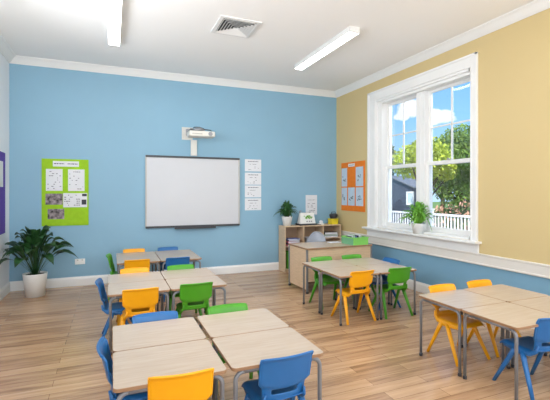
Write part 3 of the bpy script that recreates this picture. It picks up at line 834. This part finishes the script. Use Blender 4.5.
# ------------------------------------------------------------------ shelf unit and what stands on it
def shelf_unit():
    x0, x1, y0, y1, H = 3.49, 4.92, 7.885, 8.24, 1.01
    r = empty('shelf_unit', ((x0+x1)/2, (y0+y1)/2, 0)); tag(r, 'low maple shelf unit with three open bays against the blue wall', 'shelf unit')
    cx, cy = (x0+x1)/2, (y0+y1)/2
    def B(a, b, c, d, e, f): return MB().box(a-cx, b-cx, c-cy, d-cy, e, f)
    B(x0, x0+.022, y0, y1, 0, H-.022).build('side_panel', M['ply'], r, bevel=.002); B(x1-.022, x1, y0, y1, 0, H-.022).build('side_panel', M['ply'], r, bevel=.002)
    B(x0, x1, y0, y1, H-.022, H).build('top_board', M['ply'], r, bevel=.002)
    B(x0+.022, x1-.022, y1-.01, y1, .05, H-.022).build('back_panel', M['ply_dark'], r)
    B(x0+.022, x1-.022, y0, y1-.01, .05, .072).build('bottom_board', M['ply'], r); B(x0+.022, x1-.022, y0+.02, y0+.035, 0, .05).build('plinth', M['ply'], r)
    for x in (3.955, 4.445): B(x-.011, x+.011, y0, y1-.01, .072, H-.022).build('divider', M['ply'], r)
    B(x0+.022, 3.944, y0, y1-.01, .55, .568).build('shelf', M['ply'], r)
    B(3.966, 4.434, y0, y1-.01, .55, .568).build('shelf', M['ply'], r)
    B(4.456, x1-.022, y0, y1-.01, .70, .718).build('shelf', M['ply'], r)
    B(4.456, x1-.022, y0, y1-.01, .40, .418).build('shelf', M['ply'], r)
shelf_unit()
def book(w, d, h, m, loc, label, rz=0, name='book', group='books on the shelf unit'):
    r = empty(name, loc, rz); tag(r, label, 'book', group)
    MB().box(-w/2, w/2, -d/2, d/2, 0, .004).box(-w/2, w/2, -d/2, d/2, h-.004, h).box(-w/2, -w/2+.004, -d/2, d/2, .004, h-.004).build('cover', m, r)
    MB().box(-w/2+.004, w/2-.006, -d/2+.006, d/2-.006, .004, h-.004).build('pages', M['paper'], r)
z = .568
for i, (w_, h_, c, nm) in enumerate(((.30, .035, 'book_pink', 'pink'), (.28, .03, 'book_navy', 'navy'), (.29, .04, 'book_pink', 'pink'), (.26, .03, 'book_navy', 'navy'), (.31, .025, 'book_blue', 'blue'))):
    book(w_, .22, h_, M[c], (3.72+.01*(i % 2), 8.01, z), '%s book lying flat in the left bay, %s of the stack of five' % (nm, ('bottom', 'second up', 'middle', 'second from top', 'topmost')[i]), rz=random.uniform(-.06, .06))
    z += h_
def tub(name, x, y, z, w, d, h, m, label, cat, rimm=None):
    r = empty(name, (x, y, z)); tag(r, label, cat)
    t = .006; b = MB(); b.box(-w, w, -d, -d+t, 0, h).box(-w, w, d-t, d, 0, h).box(-w, -w+t, -d+t, d-t, 0, h).box(w-t, w, -d+t, d-t, 0, h).box(-w+t, w-t, -d+t, d-t, 0, t)
    b.build('tub_body', m, r)
    b = MB(); e = .009; b.box(-w-e, w+e, -d-e, -d, h-.018, h).box(-w-e, w+e, d, d+e, h-.018, h).box(-w-e, -w, -d, d, h-.018, h).box(w, w+e, -d, d, h-.018, h)
    b.build('rim', rimm or m, r)
    return r
tub('storage_tub', 3.66, 8.03, .072, .105, .12, .36, M['c_green'], 'green storage tub on the bottom shelf of the left bay', 'storage tub')
for i, (m_, zz, lab) in enumerate((('book_navy', .718, 'dark folder lying in the right bay under the pale folder'), ('book_teal', .762, 'pale green folder lying in the middle of the right bay'), )):
    book(.36, .25, .04 if i == 0 else .02, M[m_], (4.67, 8.03, zz), lab, name='folder', group='folders in the right bay')
book(.34, .24, .05, M['dark'], (4.67, 8.03, .784), 'black file lying on the pale green folder in the right bay', name='folder', group='folders in the right bay')
book(.34, .24, .10, M['book_pink'], (4.67, 8.03, .418), 'thick red-brown file on the lower shelf of the right bay', name='folder', group='folders in the right bay')
tub('storage_tub', 4.2, 8.04, .568, .15, .12, .16, M['c_grey'], 'grey storage tub in the middle bay behind the grey chair', 'storage tub')

def photo_stand():
    r = empty('display_stand', (4.09, 8.04, 1.01), 0); tag(r, 'white display box with a green leafy picture on a dark base', 'display stand')
    MB().rrect(-.215, .215, -.13, .13, 0, .035, .02, bev=.006).build('base', M['dark'], r)
    b = MB(); vs = [(-.20, -.09, .035), (.20, -.09, .035), (.18, -.03, .28), (-.16, -.03, .28), (-.20, .08, .035), (.20, .08, .035), (.18, .05, .28), (-.16, .05, .28)]
    b.add(vs, [(0, 1, 2, 3), (4, 7, 6, 5), (0, 3, 7, 4), (1, 5, 6, 2), (3, 2, 6, 7), (0, 4, 5, 1)]); b.build('box', M['whitepot'], r, bevel=.012)
    g = MB(); rnd = random.Random(3)
    for k in range(26):
        x = rnd.uniform(-.08, .11); z = rnd.uniform(.15, .215); y = -.092+(z-.035)*.245-.004
        g.add([(x-.022, y, z), (x, y-.004, z-.014), (x+.022, y, z), (x, y-.004, z+.014)], [(0, 1, 2, 3)])
    g.build('leafy_picture', M['leaf_bright'], r)
    k = MB()
    for x in (-.02, .04, .09): k.box(x-.015, x+.015, -.082, -.075, .075, .10)
    k.build('buttons', M['silver'], r)
    MB().tube([(-.17, -.02, .27), (-.175, -.01, .31), (-.13, 0, .325)], .012, 8).build('handle', M['silver'], r)
photo_stand()
r = empty('tape_dispenser', (4.46, 8.02, 1.01)); tag(r, 'small white desk dispenser on top of the shelf unit', 'dispenser')
MB().rrect(-.07, .07, -.03, .03, 0, .025, .012, bev=.004).build('base', M['whitepot'], r); MB().tube([(0, -.02, .055), (0, .02, .055)], .042, 18).build('reel', M['paper'], r)
r = empty('pen', (4.36, 7.96, 1.017)); tag(r, 'dark pen lying on the shelf unit beside the white dispenser', 'pen')
MB().tube([(-.06, .01, 0), (.05, -.01, 0)], .007, 8).build('barrel', M['dark'], r); MB().tube([(.05, -.01, 0), (.075, -.0145, 0)], [.006, .001], 8).build('tip', M['silver'], r)
yt = tub('storage_tub', 4.80, 8.05, 1.01, .09, .08, .13, M['yellowbox'], 'small yellow tub at the right end of the shelf unit top', 'storage tub')
r = empty('camera_case', (4.81, 8.05, 1.02)); tag(r, 'dark rounded bundle sitting in the yellow tub', 'bag')
b = MB(); b.lathe([(.0, 0), (.06, .01), (.07, .08), (.085, .15), (.10, .19), (.095, .225), (.06, .24), (0, .243)], 0, 0, 18); b.build('pouch', M['dark'], r)
MB().tube([(-.07, 0, .2), (-.05, 0, .27), (.04, 0, .275), (.075, 0, .2)], .008, 8).build('strap', M['book_navy'], r)

# ------------------------------------------------------------------ potted plants
def pot(r, rt, rb, h, m, rim=.012):
    MB().lathe([(0, 0), (rb, 0), (rt, h-.02), (rt+.004, h), (rt-rim, h), (rt-rim-.004, h-.03), (0, h-.03)], n=32).build('pot', m, r)
    MB().lathe([(0, h-.025), (rt-rim-.003, h-.027), (rt-rim-.003, h-.04)], n=24).build('soil', M['soil'], r)
def leaf(mb, base, az, reach, rise, droop, width, pet, seg=9, twist=0, xr=None, ymax=None):
    """arching leaf: thin stalk then a pointed, slightly folded blade"""
    d = Vector((math.cos(az), math.sin(az), 0)); sd = Vector((-d.y, d.x, 0))
    P = []
    for k in range(seg+1):
        t = k/seg; P.append(Vector(base)+d*(reach*t**1.15)+Vector((0, 0, rise*math.sin(min(1, t*1.15)*PI/2)-droop*max(0, t-.45)**2*3)))
    if xr:                       # leaves bend along a wall instead of through it
        for p in P:
            if p.x < xr[0]: p.y += (p.x-xr[0])*.3; p.z += (xr[0]-p.x)*.5; p.x = xr[0]+.02*math.tanh((p.x-xr[0])*5)
            if p.x > xr[1]: p.z += (p.x-xr[1])*.5; p.x = xr[1]
            if p.y > ymax: p.z += (p.y-ymax)*.5; p.y = ymax
    vs = []; fs = []
    for k, p in enumerate(P):
        t = k/seg
        if t < pet: w = .006
        else:
            q = (t-pet)/(1-pet); w = width*math.sin(PI*min(1, q**.75))**.8*(1-.15*q)+.002
        side = (sd*math.cos(twist)+Vector((0, 0, 1))*math.sin(twist))
        vs += [p-side*w+Vector((0, 0, w*.35)), p, p+side*w+Vector((0, 0, w*.35))]
    for k in range(seg):
        a = k*3; fs += [(a, a+1, a+4, a+3), (a+1, a+2, a+5, a+4)]
    mb.add(vs, fs, 0, True)
def plant(name, loc, potd, m, label, nleaf, spread, height, width, seed, pet=.35, droopf=.5, group=None, xr=None, ymax=None, zc=.62, inner=.12):
    r = empty(name, loc); tag(r, label, 'plant', group)
    pot(r, *potd, M['whitepot']); h = potd[2]-.03
    rnd = random.Random(seed); mb = MB()
    for k in range(nleaf):
        q = (k+.5)/nleaf; az = k*2.39996+rnd.uniform(-.3, .3)
        out = (inner+(1-inner)*q)*spread*rnd.uniform(.8, 1.08)
        rise = height*(1-zc*q**1.5)*rnd.uniform(.8, 1.05)
        leaf(mb, (math.cos(az)*potd[0]*.3*q, math.sin(az)*potd[0]*.3*q, h), az, out, rise, rnd.uniform(.3, 1)*droopf*spread*q, width*rnd.uniform(.75, 1.15), pet*rnd.uniform(.8, 1.2), twist=rnd.uniform(-.5, .5), xr=xr, ymax=ymax)
    mb.build('foliage', m, r, solid=.0015)
    return r
plant('potted_peace_lily', (-1.205, 7.735, 0), (.182, .146, .385), M['leaf_dark'], 'large dark leafy plant in a white pot on the floor by the left wall', 56, .66, .80, .088, 3, pet=.46, droopf=.36, xr=(-.42, .9), ymax=.48, zc=.50, inner=.25)
plant('potted_dracaena', (3.61, 8.04, 1.01), (.118, .085, .205), M['leaf_mid'], 'dark spiky plant in a white pot on the left end of the shelf unit', 60, .29, .38, .034, 5, pet=.15, droopf=.5, xr=(-.5, .5), ymax=.17)
plant('potted_fern', (4.965, 5.44, 1.028), (.118, .082, .185), M['leaf_bright'], 'bright green plant in a white pot on the window sill', 120, .37, .42, .020, 9, pet=.08, droopf=.7, xr=(-.6, .09), ymax=.6)
